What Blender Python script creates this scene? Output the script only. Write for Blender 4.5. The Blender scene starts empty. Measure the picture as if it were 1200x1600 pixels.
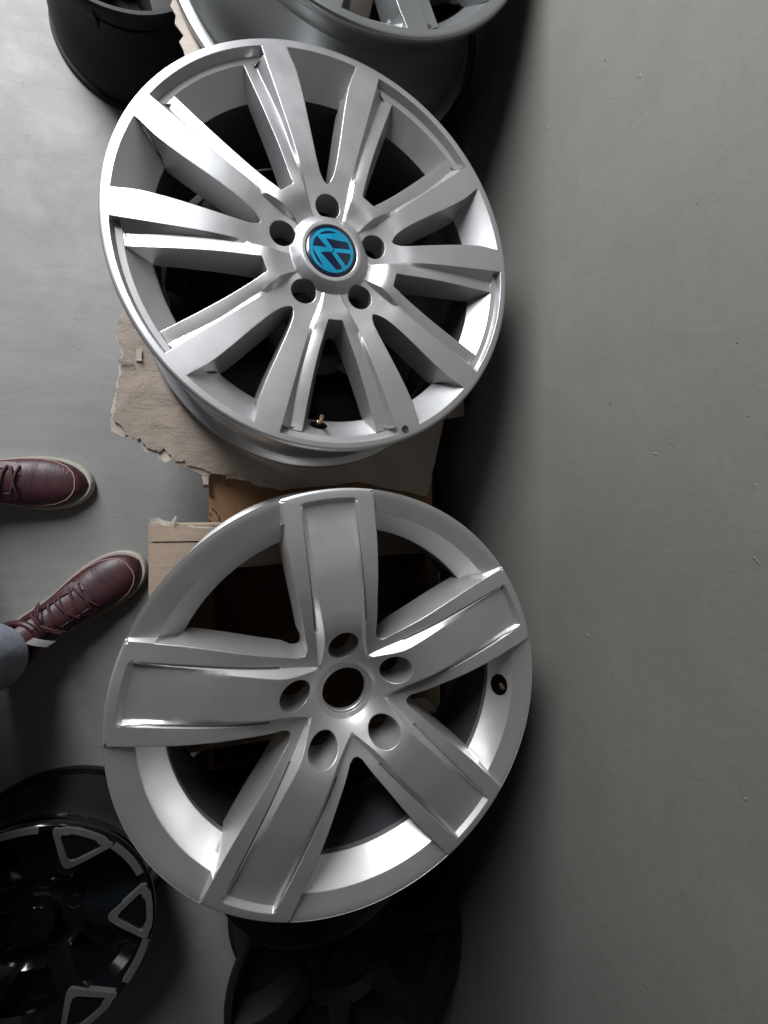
import bpy, bmesh, math, random
import numpy as np
from mathutils import Vector, Matrix
from mathutils.geometry import delaunay_2d_cdt
random.seed(7); rng = np.random.default_rng(7)
S = bpy.context.scene
C = S.collection
PI = math.pi
R_ = math.radians

# ------------------------------------------------------------------ camera
H = 1.0                                   # height of the hand-held phone above the floor
RW = np.array([[0.94991776, 0.00328976, -0.31248268], [0.0, 0.99994459, 0.01052723], [0.3125, -0.01, 0.94986512]])
cam_d = bpy.data.cameras.new('camera'); cam = bpy.data.objects.new('camera', cam_d); C.objects.link(cam)
cam_d.sensor_fit = 'HORIZONTAL'; cam_d.sensor_width = 36.0; cam_d.lens = 660 / 1200 * 36
cam_d.clip_start = 0.02; cam_d.clip_end = 100
mw = Matrix([list(RW[i]) + [0] for i in range(3)] + [[0, 0, 0, 1]]); mw.translation = (0, 0, H)
cam.matrix_world = mw
S.camera = cam

# ------------------------------------------------------------------ world, lamps, exposure
world = bpy.data.worlds.new('World'); S.world = world; world.use_nodes = True
bg = world.node_tree.nodes['Background']
bg.inputs['Color'].default_value = (1.0, 0.96, 0.9, 1); bg.inputs['Strength'].default_value = 0.012
def area(name, loc, target, sx, sy, power, col):
    d = bpy.data.lights.new(name, 'AREA'); d.shape = 'RECTANGLE'; d.size = sx; d.size_y = sy
    d.energy = power; d.color = col
    o = bpy.data.objects.new(name, d); C.objects.link(o); o.location = loc
    o.rotation_euler = (Vector(target) - Vector(loc)).to_track_quat('-Z', 'Y').to_euler()
    return o
area('window_light', (-0.62, 1.42, 1.12), (0.0, 0.1, 0.4), 0.42, 1.45, 62, (0.94, 0.97, 1.0))
area('ceiling_bounce_fill', (-0.3, 1.15, 2.9), (-0.3, 1.15, 0.0), 2.6, 2.4, 2.7, (1.0, 0.90, 0.82))  # added fill lamp, stands in for light bounced off the ceiling
S.view_settings.view_transform = 'Standard'; S.view_settings.look = 'None'
S.view_settings.exposure = 0.0; S.view_settings.gamma = 1.0

# ------------------------------------------------------------------ helpers
def W(px, py, h):
    """point of the place seen at photo pixel (px, py) at height h above the floor"""
    r = RW @ np.array([(px - 600) / 660.0, (800 - py) / 660.0, -1.0]); t = (h - H) / r[2]
    return np.array([r[0] * t, r[1] * t, h])
def empty(name, loc, label, cat, group=None, rot=None):
    o = bpy.data.objects.new(name, None); C.objects.link(o); o.location = loc; o.empty_display_size = 0.05
    if rot is not None: o.rotation_euler = rot
    o['label'] = label; o['category'] = cat
    if group: o['group'] = group
    return o
def link(name, me, parent=None, loc=None, rotz=None):
    o = bpy.data.objects.new(name, me); C.objects.link(o)
    if parent is not None: o.parent = parent
    if loc is not None: o.location = loc
    if rotz is not None: o.rotation_euler = (0, 0, rotz)
    return o
def mesh(name, V, F, mats, angle=35, mi=None):
    me = bpy.data.meshes.new(name); me.from_pydata([tuple(map(float, v)) for v in V], [], F)
    for m in (mats if isinstance(mats, (list, tuple)) else [mats]): me.materials.append(m)
    if mi is not None:
        for p, k in zip(me.polygons, mi): p.material_index = k
    if angle is not None:
        me.polygons.foreach_set('use_smooth', [True] * len(me.polygons)); me.set_sharp_from_angle(angle=R_(angle))
    me.update()
    return me
def lathe(prof, n=96, closed=False):
    V = []; F = []; k = len(prof)
    for i in range(n):
        a = 2 * PI * i / n; ca, sa = math.cos(a), math.sin(a)
        for r, z in prof: V.append((r * ca, r * sa, z))
    for i in range(n):
        j = (i + 1) % n
        for q in range(k if closed else k - 1):
            q2 = (q + 1) % k
            F.append((i * k + q, j * k + q, j * k + q2, i * k + q2))
    return V, F
def tube(path, rad, n=8, cap=True):
    """swept tube along a list of points; rad is a number or a list"""
    P = [Vector(p) for p in path]; V = []; F = []
    rads = rad if isinstance(rad, (list, tuple)) else [rad] * len(P)
    up = Vector((0, 0, 1)); prev = None
    for i, p in enumerate(P):
        t = (P[min(i + 1, len(P) - 1)] - P[max(i - 1, 0)]).normalized()
        if prev is None:
            a = t.cross(up) if abs(t.dot(up)) < 0.95 else t.cross(Vector((1, 0, 0)))
        else: a = prev - t * prev.dot(t)
        a.normalize(); prev = a; b = t.cross(a)
        for k in range(n):
            an = 2 * PI * k / n; V.append(tuple(p + (a * math.cos(an) + b * math.sin(an)) * rads[i]))
    for i in range(len(P) - 1):
        for k in range(n):
            k2 = (k + 1) % n
            F.append((i * n + k, i * n + k2, (i + 1) * n + k2, (i + 1) * n + k))
    if cap:
        F.append(tuple(range(n))[::-1]); F.append(tuple(range((len(P) - 1) * n, len(P) * n)))
    return V, F
def join(*vf):
    V = []; F = []
    for v, f in vf:
        o = len(V); V += list(v); F += [tuple(i + o for i in q) for q in f]
    return V, F
def lerp_tab(tab):
    """monotone cubic through the table"""
    xs = np.array([t[0] for t in tab], float); ys = np.array([t[1] for t in tab], float); o = np.argsort(xs); xs = xs[o]; ys = ys[o]
    h = np.diff(xs); d = np.diff(ys) / h; m = np.zeros(len(xs)); m[0] = d[0]; m[-1] = d[-1]
    for i in range(1, len(xs) - 1):
        if d[i - 1] * d[i] > 0:
            w1 = 2 * h[i] + h[i - 1]; w2 = h[i] + 2 * h[i - 1]; m[i] = (w1 + w2) / (w1 / d[i - 1] + w2 / d[i])
    def f(r):
        r = min(max(r, xs[0]), xs[-1]); i = min(int(np.searchsorted(xs, r, 'right')) - 1, len(h) - 1); i = max(i, 0)
        t = (r - xs[i]) / h[i]; t2 = t * t; t3 = t2 * t
        return float((2 * t3 - 3 * t2 + 1) * ys[i] + (t3 - 2 * t2 + t) * h[i] * m[i] + (3 * t2 - 2 * t3) * ys[i + 1] + (t3 - t2) * h[i] * m[i + 1])
    return f

# ------------------------------------------------------------------ materials
def new_mat(name):
    m = bpy.data.materials.new(name); m.use_nodes = True; nt = m.node_tree
    return m, nt, nt.nodes['Principled BSDF']
def N(nt, t, **kw):
    n = nt.nodes.new(t)
    for k, v in kw.items(): setattr(n, k, v)
    return n
def noise(nt, scale, detail=4, rough=0.55, vec=None, dist=0.0):
    n = N(nt, 'ShaderNodeTexNoise'); n.inputs['Scale'].default_value = scale; n.inputs['Detail'].default_value = detail
    n.inputs['Roughness'].default_value = rough; n.inputs['Distortion'].default_value = dist
    if vec is not None: nt.links.new(vec, n.inputs['Vector'])
    return n
def ramp(nt, fac, stops, interp='LINEAR'):
    r = N(nt, 'ShaderNodeValToRGB'); r.color_ramp.interpolation = interp
    e = r.color_ramp.elements
    while len(e) < len(stops): e.new(0.5)
    for i, (p, c) in enumerate(stops):
        e[i].position = p; e[i].color = (*c, 1) if len(c) == 3 else c
    nt.links.new(fac, r.inputs['Fac']); return r
def g(v): return (v, v, v)
def coords(nt, out='Object'):
    return N(nt, 'ShaderNodeTexCoord').outputs[out]
def bump(nt, height, strength, dist, normal=None):
    b = N(nt, 'ShaderNodeBump'); b.inputs['Strength'].default_value = strength; b.inputs['Distance'].default_value = dist
    nt.links.new(height, b.inputs['Height'])
    if normal is not None: nt.links.new(normal, b.inputs['Normal'])
    return b
def mixc(nt, fac, a, b, blend='MIX'):
    m = N(nt, 'ShaderNodeMix', data_type='RGBA', blend_type=blend)
    for sock, v in ((m.inputs[0], fac), (m.inputs[6], a), (m.inputs[7], b)):
        if isinstance(v, (int, float)): sock.default_value = v
        elif isinstance(v, tuple): sock.default_value = (*v, 1)
        else: nt.links.new(v, sock)
    return m.outputs[2]

def silver(name, col, rough, bevel=0.0016, metal=0.80, coat=0.15):
    m, nt, b = new_mat(name)
    c = coords(nt)
    n1 = noise(nt, 9, 3, 0.5, c); n2 = noise(nt, 900, 2, 0.6, c)
    base = mixc(nt, n1.outputs['Fac'], tuple(x * 0.91 for x in col), tuple(min(1, x * 1.06) for x in col))
    sm = noise(nt, 45, 6, 0.75, c, 1.5); fl = noise(nt, 1600, 2, 0.5, c)
    base = mixc(nt, ramp(nt, sm.outputs['Fac'], [(0.60, g(0.0)), (0.72, g(0.22))]).outputs['Color'], base, (0.30, 0.28, 0.25))
    base = mixc(nt, ramp(nt, fl.outputs['Fac'], [(0.35, g(0.16)), (0.5, g(0.0))]).outputs['Color'], base, tuple(x * 0.6 for x in col))
    nt.links.new(base, b.inputs['Base Color'])
    b.inputs['Metallic'].default_value = metal
    rr = ramp(nt, noise(nt, 14, 5, 0.6, c).outputs['Fac'], [(0.3, g(rough - 0.04)), (0.7, g(rough + 0.05))])
    nt.links.new(rr.outputs['Color'], b.inputs['Roughness'])
    b.inputs['Coat Weight'].default_value = coat; b.inputs['Coat Roughness'].default_value = 0.12
    bv = N(nt, 'ShaderNodeBevel'); bv.samples = 4; bv.inputs['Radius'].default_value = bevel
    bp = bump(nt, n2.outputs['Fac'], 0.05, 0.0004, bv.outputs['Normal'])
    nt.links.new(bp.outputs['Normal'], b.inputs['Normal'])
    return m
def simple(name, col, rough, metal=0.0, coat=0.0, spec=0.5, nscale=40, var=0.12):
    m, nt, b = new_mat(name)
    n1 = noise(nt, nscale, 5, 0.6, coords(nt))
    nt.links.new(mixc(nt, n1.outputs['Fac'], tuple(x * (1 - var) for x in col), tuple(min(1, x * (1 + var)) for x in col)), b.inputs['Base Color'])
    b.inputs['Roughness'].default_value = rough; b.inputs['Metallic'].default_value = metal
    b.inputs['Coat Weight'].default_value = coat; b.inputs['Coat Roughness'].default_value = 0.05
    b.inputs['Specular IOR Level'].default_value = spec
    return m
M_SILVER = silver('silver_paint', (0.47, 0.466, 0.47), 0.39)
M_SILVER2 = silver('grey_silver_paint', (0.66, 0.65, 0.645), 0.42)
M_INNER = silver('shaded_barrel_silver', (0.12, 0.125, 0.135), 0.42, metal=0.6, coat=0.0)  # colour darkened to hold the shade inside the barrels
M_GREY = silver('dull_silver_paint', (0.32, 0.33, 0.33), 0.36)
M_GUN = silver('dark_gunmetal_paint', (0.055, 0.057, 0.06), 0.32, metal=0.6)
M_BLACK = simple('gloss_black_paint', (0.004, 0.005, 0.006), 0.14, 0.0, 0.4, 0.35)
M_BLACK2 = simple('satin_black_paint', (0.010, 0.011, 0.012), 0.38, 0.0, 0.2)
M_MACH = silver('machined_aluminium', (0.13, 0.13, 0.125), 0.5, bevel=0.0006, metal=0.45, coat=0.1)
M_NAVY = simple('dark_navy_enamel', (0.006, 0.012, 0.035), 0.2, 0.0, 0.6)
M_BRASS = simple('brass_valve', (0.34, 0.24, 0.13), 0.35, 0.9)
M_HOLE = simple('unlit_recess_black', (0.002, 0.002, 0.002), 0.95, spec=0.05)  # shade of the valve recesses put into the colour
M_MATTE = simple('matte_black_paint', (0.006, 0.006, 0.0065), 0.7, spec=0.3)
M_RUBBER = simple('black_rubber', (0.012, 0.012, 0.012), 0.6)
def blue_foil():
    m, nt, b = new_mat('blue_foil')
    n1 = noise(nt, 60, 3, 0.5, coords(nt))
    nt.links.new(ramp(nt, n1.outputs['Fac'], [(0.3, (0.006, 0.25, 0.46)), (0.7, (0.012, 0.40, 0.62))]).outputs['Color'], b.inputs['Base Color'])
    b.inputs['Metallic'].default_value = 0.45; b.inputs['Roughness'].default_value = 0.27
    b.inputs['Coat Weight'].default_value = 0.7; b.inputs['Coat Roughness'].default_value = 0.08
    return m
M_BLUE = blue_foil()

def concrete(name, c_lo, c_hi, rough_lo, rough_hi, pits, spec=0.4):
    m, nt, b = new_mat(name)
    c = coords(nt)
    big = noise(nt, 1.7, 6, 0.6, c, 0.6); mid = noise(nt, 9, 7, 0.65, c, 0.4); fine = noise(nt, 160, 4, 0.7, c)
    f = mixc(nt, 0.45, big.outputs['Color'], mid.outputs['Color'])
    bw = N(nt, 'ShaderNodeRGBToBW'); nt.links.new(f, bw.inputs['Color'])
    base = ramp(nt, bw.outputs['Val'], [(0.34, c_lo), (0.62, c_hi)]).outputs['Color']
    pt = noise(nt, 0.9, 3, 0.5, c, 1.0)
    base = mixc(nt, ramp(nt, pt.outputs['Fac'], [(0.40, g(0.0)), (0.60, g(0.40))]).outputs['Color'], base, tuple(x * 1.22 for x in c_hi))
    # trowel marks and scuffs stretched along one direction
    mp = N(nt, 'ShaderNodeMapping'); mp.inputs['Scale'].default_value = (3.0, 26, 3.0) if pits < 1 else (3, 5, 40)
    mp.inputs['Rotation'].default_value = (0.0, 0.0, 0.5)
    nt.links.new(c, mp.inputs['Vector'])
    st = noise(nt, 1.6, 6, 0.7, mp.outputs['Vector'], 0.3)
    base = mixc(nt, ramp(nt, st.outputs['Fac'], [(0.45, g(0.0)), (0.75, g(0.28 if pits < 1 else 0.10))]).outputs['Color'], base, tuple(x * 0.72 for x in c_lo))
    spk = ramp(nt, fine.outputs['Fac'], [(0.34, g(0.16)), (0.44, g(0.0))])
    base = mixc(nt, spk.outputs['Color'], base, tuple(x * 0.6 for x in c_lo))
    # pits: small cavities at random cell centres, only where a mask allows
    vo = N(nt, 'ShaderNodeTexVoronoi'); vo.inputs['Scale'].default_value = 80; vo.inputs['Randomness'].default_value = 1.0
    wv = mixc(nt, 0.03, c, noise(nt, 60, 3, 0.6, c).outputs['Color'], 'ADD')
    nt.links.new(wv, vo.inputs['Vector'])
    sep = N(nt, 'ShaderNodeSeparateColor'); nt.links.new(vo.outputs['Color'], sep.inputs['Color'])
    pit = ramp(nt, vo.outputs['Distance'], [(0.05, g(1.0)), (0.24, g(0.0))])
    gate = ramp(nt, sep.outputs['Red'], [(0.975, g(0.0)), (0.985, g(1.0))])
    msk = N(nt, 'ShaderNodeMath', operation='MULTIPLY'); nt.links.new(pit.outputs['Color'], msk.inputs[0]); nt.links.new(gate.outputs['Color'], msk.inputs[1])
    gate2 = ramp(nt, sep.outputs['Green'], [(0.978, g(0.0)), (0.99, g(1.0))])
    nod = N(nt, 'ShaderNodeMath', operation='MULTIPLY'); nt.links.new(pit.outputs['Color'], nod.inputs[0]); nt.links.new(gate2.outputs['Color'], nod.inputs[1])
    pm = N(nt, 'ShaderNodeMath', operation='MULTIPLY'); nt.links.new(msk.outputs[0], pm.inputs[0]); pm.inputs[1].default_value = 0.55 * pits
    base = mixc(nt, pm.outputs[0], base, tuple(x * 0.45 for x in c_lo))
    nm = N(nt, 'ShaderNodeMath', operation='MULTIPLY'); nt.links.new(nod.outputs[0], nm.inputs[0]); nm.inputs[1].default_value = 0.5 * pits
    base = mixc(nt, nm.outputs[0], base, tuple(min(1, x * 1.5) for x in c_hi))
    nt.links.new(base, b.inputs['Base Color'])
    nt.links.new(ramp(nt, mid.outputs['Fac'], [(0.35, g(rough_lo)), (0.65, g(rough_hi))]).outputs['Color'], b.inputs['Roughness'])
    b.inputs['Specular IOR Level'].default_value = spec
    h1 = N(nt, 'ShaderNodeMath', operation='MULTIPLY_ADD'); nt.links.new(msk.outputs[0], h1.inputs[0]); h1.inputs[1].default_value = -1.2 * pits
    nt.links.new(mid.outputs['Fac'], h1.inputs[2])
    h2 = N(nt, 'ShaderNodeMath', operation='MULTIPLY_ADD'); nt.links.new(nod.outputs[0], h2.inputs[0]); h2.inputs[1].default_value = 0.9 * pits
    nt.links.new(h1.outputs[0], h2.inputs[2])
    b1 = bump(nt, h2.outputs[0], 0.45, 0.0035)
    b2 = bump(nt, fine.outputs['Fac'], 0.15, 0.001, b1.outputs['Normal'])
    nt.links.new(b2.outputs['Normal'], b.inputs['Normal'])
    return m
M_FLOOR = concrete('polished_concrete', (0.15, 0.147, 0.14), (0.205, 0.202, 0.196), 0.58, 0.78, 0.35)
M_WALL = concrete('painted_plaster', (0.122, 0.117, 0.107), (0.155, 0.149, 0.136), 0.62, 0.8, 1.0, 0.25)

def cardboard(name, col, worn):
    m, nt, b = new_mat(name)
    c = coords(nt)
    big = noise(nt, 7, 5, 0.6, c, 0.5)
    mp = N(nt, 'ShaderNodeMapping'); mp.inputs['Scale'].default_value = (6, 90, 6); nt.links.new(c, mp.inputs['Vector'])
    flute = noise(nt, 2.2, 3, 0.5, mp.outputs['Vector'], 0.1)
    base = ramp(nt, big.outputs['Fac'], [(0.3, tuple(x * 0.86 for x in col)), (0.7, tuple(min(1, x * 1.08) for x in col))]).outputs['Color']
    base = mixc(nt, ramp(nt, flute.outputs['Fac'], [(0.4, g(0.16)), (0.6, g(0.0))]).outputs['Color'], base, tuple(x * 0.66 for x in col))
    fib = noise(nt, 420, 3, 0.7, c)
    base = mixc(nt, ramp(nt, fib.outputs['Fac'], [(0.55, g(0)), (0.7, g(0.22))]).outputs['Color'], base, tuple(x * 0.7 for x in col))
    if worn:
        scr = noise(nt, 38, 6, 0.75, c, 1.2)
        base = mixc(nt, ramp(nt, scr.outputs['Fac'], [(0.64, g(0)), (0.68, g(0.5))]).outputs['Color'], base, tuple(min(1, x * 1.35) for x in col))
        base = mixc(nt, ramp(nt, scr.outputs['Fac'], [(0.30, g(0.55)), (0.35, g(0.0))]).outputs['Color'], base, tuple(x * 0.45 for x in col))
    nt.links.new(base, b.inputs['Base Color']); b.inputs['Roughness'].default_value = 0.8
    b.inputs['Specular IOR Level'].default_value = 0.25
    b1 = bump(nt, flute.outputs['Fac'], 0.35, 0.0012)
    b2 = bump(nt, noise(nt, 26, 5, 0.65, c, 0.8).outputs['Fac'], 0.6 if worn else 0.2, 0.006, b1.outputs['Normal'])
    nt.links.new(b2.outputs['Normal'], b.inputs['Normal'])
    return m
M_CARD1 = cardboard('grey_brown_cardboard', (0.25, 0.205, 0.17), True)
M_CARD2 = cardboard('pale_cardboard', (0.29, 0.222, 0.168), False)
M_CARD3 = cardboard('orange_brown_cardboard', (0.20, 0.112, 0.058), False)
M_TORN = cardboard('torn_paper_liner', (0.36, 0.31, 0.265), False)
M_MARK = simple('dark_brown_ink', (0.03, 0.018, 0.012), 0.8)

# ------------------------------------------------------------------ floor and wall
def sheet(name, x0, x1, y0, y1, nx, ny, m, vertical=None):
    V = []; F = []
    for j in range(ny + 1):
        for i in range(nx + 1):
            u = x0 + (x1 - x0) * i / nx; v = y0 + (y1 - y0) * j / ny
            V.append((u, v, 0.0) if vertical is None else (vertical, u, v))
    for j in range(ny):
        for i in range(nx):
            a = j * (nx + 1) + i; F.append((a, a + 1, a + nx + 2, a + nx + 1) if vertical is None else (a, a + nx + 1, a + nx + 2, a + 1))
    o = link(name, mesh(name, V, F, m, None)); o['kind'] = 'structure'
    return o
WALL_X = 0.455
sheet('floor', -4.0, WALL_X, -4.0, 4.0, 8, 8, M_FLOOR)
sheet('wall', -4.0, 4.0, -0.02, 3.0, 8, 4, M_WALL, WALL_X)
bpy.data.objects['wall']['label'] = 'grey plastered wall behind the stacked wheels'

# ------------------------------------------------------------------ cast wheel faces (height field over a constrained triangulation)
class Dom:
    def __init__(s): s.v = []; s.e = []; s.key = {}
    def pt(s, x, y):
        k = (round(x * 2e5), round(y * 2e5))
        if k not in s.key: s.key[k] = len(s.v); s.v.append((x, y))
        return s.key[k]
    def line(s, pts, close=False):
        ids = [s.pt(*p) for p in pts]
        for a, b in zip(ids, ids[1:] + ([ids[0]] if close else [])):
            if a != b: s.e.append((a, b))
def pol(r, a): return (r * math.cos(a), r * math.sin(a))
def arc(r, a0, a1, n): return [pol(r, a0 + (a1 - a0) * i / n) for i in range(n + 1)]
def inpoly(p, poly):
    x, y = p; c = False; n = len(poly); j = n - 1
    for i in range(n):
        xi, yi = poly[i]; xj, yj = poly[j]
        if (yi > y) != (yj > y) and x < (xj - xi) * (y - yi) / (yj - yi) + xi: c = not c
        j = i
    return c
A36 = R_(36)
def full_face(dom, holes, rin, rout, zf, fill=0.017):
    """triangulate the half sector 0..36 deg, drop holes, mirror and repeat; returns (V, F) in wheel units"""
    near = np.array(dom.v)
    r = rin + fill
    while r < rout - 0.01:
        n = max(1, int(r * A36 / fill))
        for i in range(1, n):
            p = pol(r, A36 * i / n)
            if np.min(np.hypot(near[:, 0] - p[0], near[:, 1] - p[1])) > fill * 0.45: dom.pt(*p)
        r += fill
    v2, _, f2, *_ = delaunay_2d_cdt([Vector(p) for p in dom.v], dom.e, [], 0, 1e-7)
    tri = []
    for f in f2:
        cx = sum(v2[i][0] for i in f) / 3; cy = sum(v2[i][1] for i in f) / 3
        rr = math.hypot(cx, cy); a = math.atan2(cy, cx)
        if rr < rin * 0.9995 * math.cos(R_(1.6)) or a < 0 or a > A36: continue
        if any(inpoly((cx, cy), h) for h in holes): continue
        p = [v2[i] for i in f]
        ar = (p[1][0] - p[0][0]) * (p[2][1] - p[0][1]) - (p[2][0] - p[0][0]) * (p[1][1] - p[0][1])
        if abs(ar) < 1e-9: continue
        tri.append(tuple(f) if ar > 0 else tuple(f)[::-1])
    V = []; F = []; key = {}
    base = [(p[0], p[1], zf(math.hypot(p[0], p[1]), math.atan2(p[1], p[0]))) for p in v2]
    def add(x, y, z):
        k = (round(x * 2e4), round(y * 2e4))
        if k not in key: key[k] = len(V); V.append((x, y, z))
        return key[k]
    for s in range(5):
        for mir in (1, -1):
            ca, sa = math.cos(s * 2 * A36), math.sin(s * 2 * A36)
            ids = [add(x * ca - mir * y * sa, x * sa + mir * y * ca, z) for x, y, z in base]
            for t in tri:
                q = tuple(ids[i] for i in t)
                if len(set(q)) == 3: F.append(q if mir == 1 else q[::-1])
    return V, F
def walls(V, F, prof, skip):
    """extrude every open edge of the face (except those skip() names) down along prof(x, y, z) -> list of points"""
    cnt = {}
    for f in F:
        for a, b in zip(f, f[1:] + f[:1]): cnt.setdefault((min(a, b), max(a, b)), []).append((a, b))
    V = list(V); F2 = []; cols = {}
    def col(i):
        if i not in cols:
            ids = [i]
            for p in prof(*V[i]): V.append(p); ids.append(len(V) - 1)
            cols[i] = ids
        return cols[i]
    for k, l in cnt.items():
        if len(l) == 1:
            a, b = l[0]
            if skip(V[a], V[b]): continue
            ca, cb = col(a), col(b)
            for i in range(len(ca) - 1): F2.append((cb[i], ca[i], ca[i + 1], cb[i + 1]))
    return V, F2
def split_parts(V, F, classify, scale, mats, parent, names, angle=15):
    """one smooth-shaded wheel face cut into part objects that keep the shading of the whole"""
    me = bpy.data.meshes.new('tmp'); me.from_pydata([tuple(x * scale for x in v) for v in V], [], F)
    me.polygons.foreach_set('use_smooth', [True] * len(F)); me.set_sharp_from_angle(angle=R_(angle)); me.update()
    nor = np.zeros(len(me.loops) * 3, np.float32); me.corner_normals.foreach_get('vector', nor); nor = nor.reshape(-1, 3)
    groups = {}
    for p in me.polygons: groups.setdefault(classify(p), []).append(p)
    out = {}
    for key in sorted(groups):
        ps = groups[key]; mp = {}; vv = []; ff = []; ln = []
        for p in ps:
            q = []
            for li in p.loop_indices:
                vi = me.loops[li].vertex_index
                if vi not in mp: mp[vi] = len(vv); vv.append(tuple(me.vertices[vi].co))
                q.append(mp[vi]); ln.append(tuple(map(float, nor[li])))
            ff.append(q)
        nm = names(key)
        m2 = bpy.data.meshes.new(nm); m2.from_pydata(vv, [], ff); m2.materials.append(mats)
        m2.polygons.foreach_set('use_smooth', [True] * len(ff)); m2.update()
        m2.normals_split_custom_set(ln)
        out[key] = link(nm, m2, parent)
    bpy.data.meshes.remove(me)
    return out
def sect(p, off=0.0):
    a = math.atan2(p.center[1], p.center[0]) - off
    return int(round(a / (2 * A36))) % 5

# ---- wheel with five broad panelled spokes
RIM = 0.2715
mm = 0.001 / RIM
L_P = lerp_tab([(1.0, 0.5), (0.957, 0.5), (0.938, -5.0), (0.90, -5.5), (0.8, -3.2), (0.7, -0.5), (0.6, 1.2), (0.45, 0.6), (0.37, -2.0), (0.33, -5.5), (0.29, -11.5), (0.24, -20), (0.19, -28), (0.145, -36.5), (0.138, -38.5), (0.11, -41.5)])
L_R = lerp_tab([(1.0, 0.5), (0.8, 0.5), (0.6, -2.0), (0.5, -6.0), (0.4, -12.5), (0.35, -17), (0.3, -22), (0.25, -26), (0.19, -28), (0.1, -42)])
L_YP = lerp_tab([(1.0, 0.117), (0.957, 0.117), (0.938, 0.1125), (0.8, 0.105), (0.6, 0.0985), (0.45, 0.094), (0.33, 0.0885), (0.19, 0.1117)])
L_YO = lerp_tab([(1.0, 0.206), (0.8, 0.2045), (0.7, 0.199), (0.6, 0.191), (0.5, 0.181), (0.4, 0.174), (0.345, 0.168)])
L_YS = 0.121
def L_band(r):
    return L_BAND(r)
L_BAND = lerp_tab([(0.895, -9.5), (0.93, -6.6), (0.96, -4.3), (0.985, -2.6), (1.0, -2.5)])
def L_z(r, a):
    y = r * math.sin(min(a, A36)); yp, ys, yo = L_YP(r), L_YS, L_YO(r)
    zr, zp = L_R(r), L_P(r)
    if r > 0.983:                     # lip
        return (np.interp(r, [0.983, 0.992, 1.0], [0.5, 0.2, -2.2]) if y <= yo else L_band(r)) * mm
    if r <= 0.19: return zp * mm
    if y <= yp: z = zp
    elif y <= ys: z = zp + (zr - zp) * (y - yp) / (ys - yp)
    else: z = zr
    if r >= 0.893 and y > yo + 1e-6:
        t = min(1, (y - yo) / 0.012); z = zr + (L_band(r) - zr) * t
    g_ = np.interp(r, [0.372, 0.378, 0.80, 0.93], [0, 5.0, 3.5, 0.0])
    d = abs(y - ys - 0.002)
    if d < 0.006 and r > 0.372: z -= g_ * (1 - d / 0.006)
    return z * mm
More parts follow.
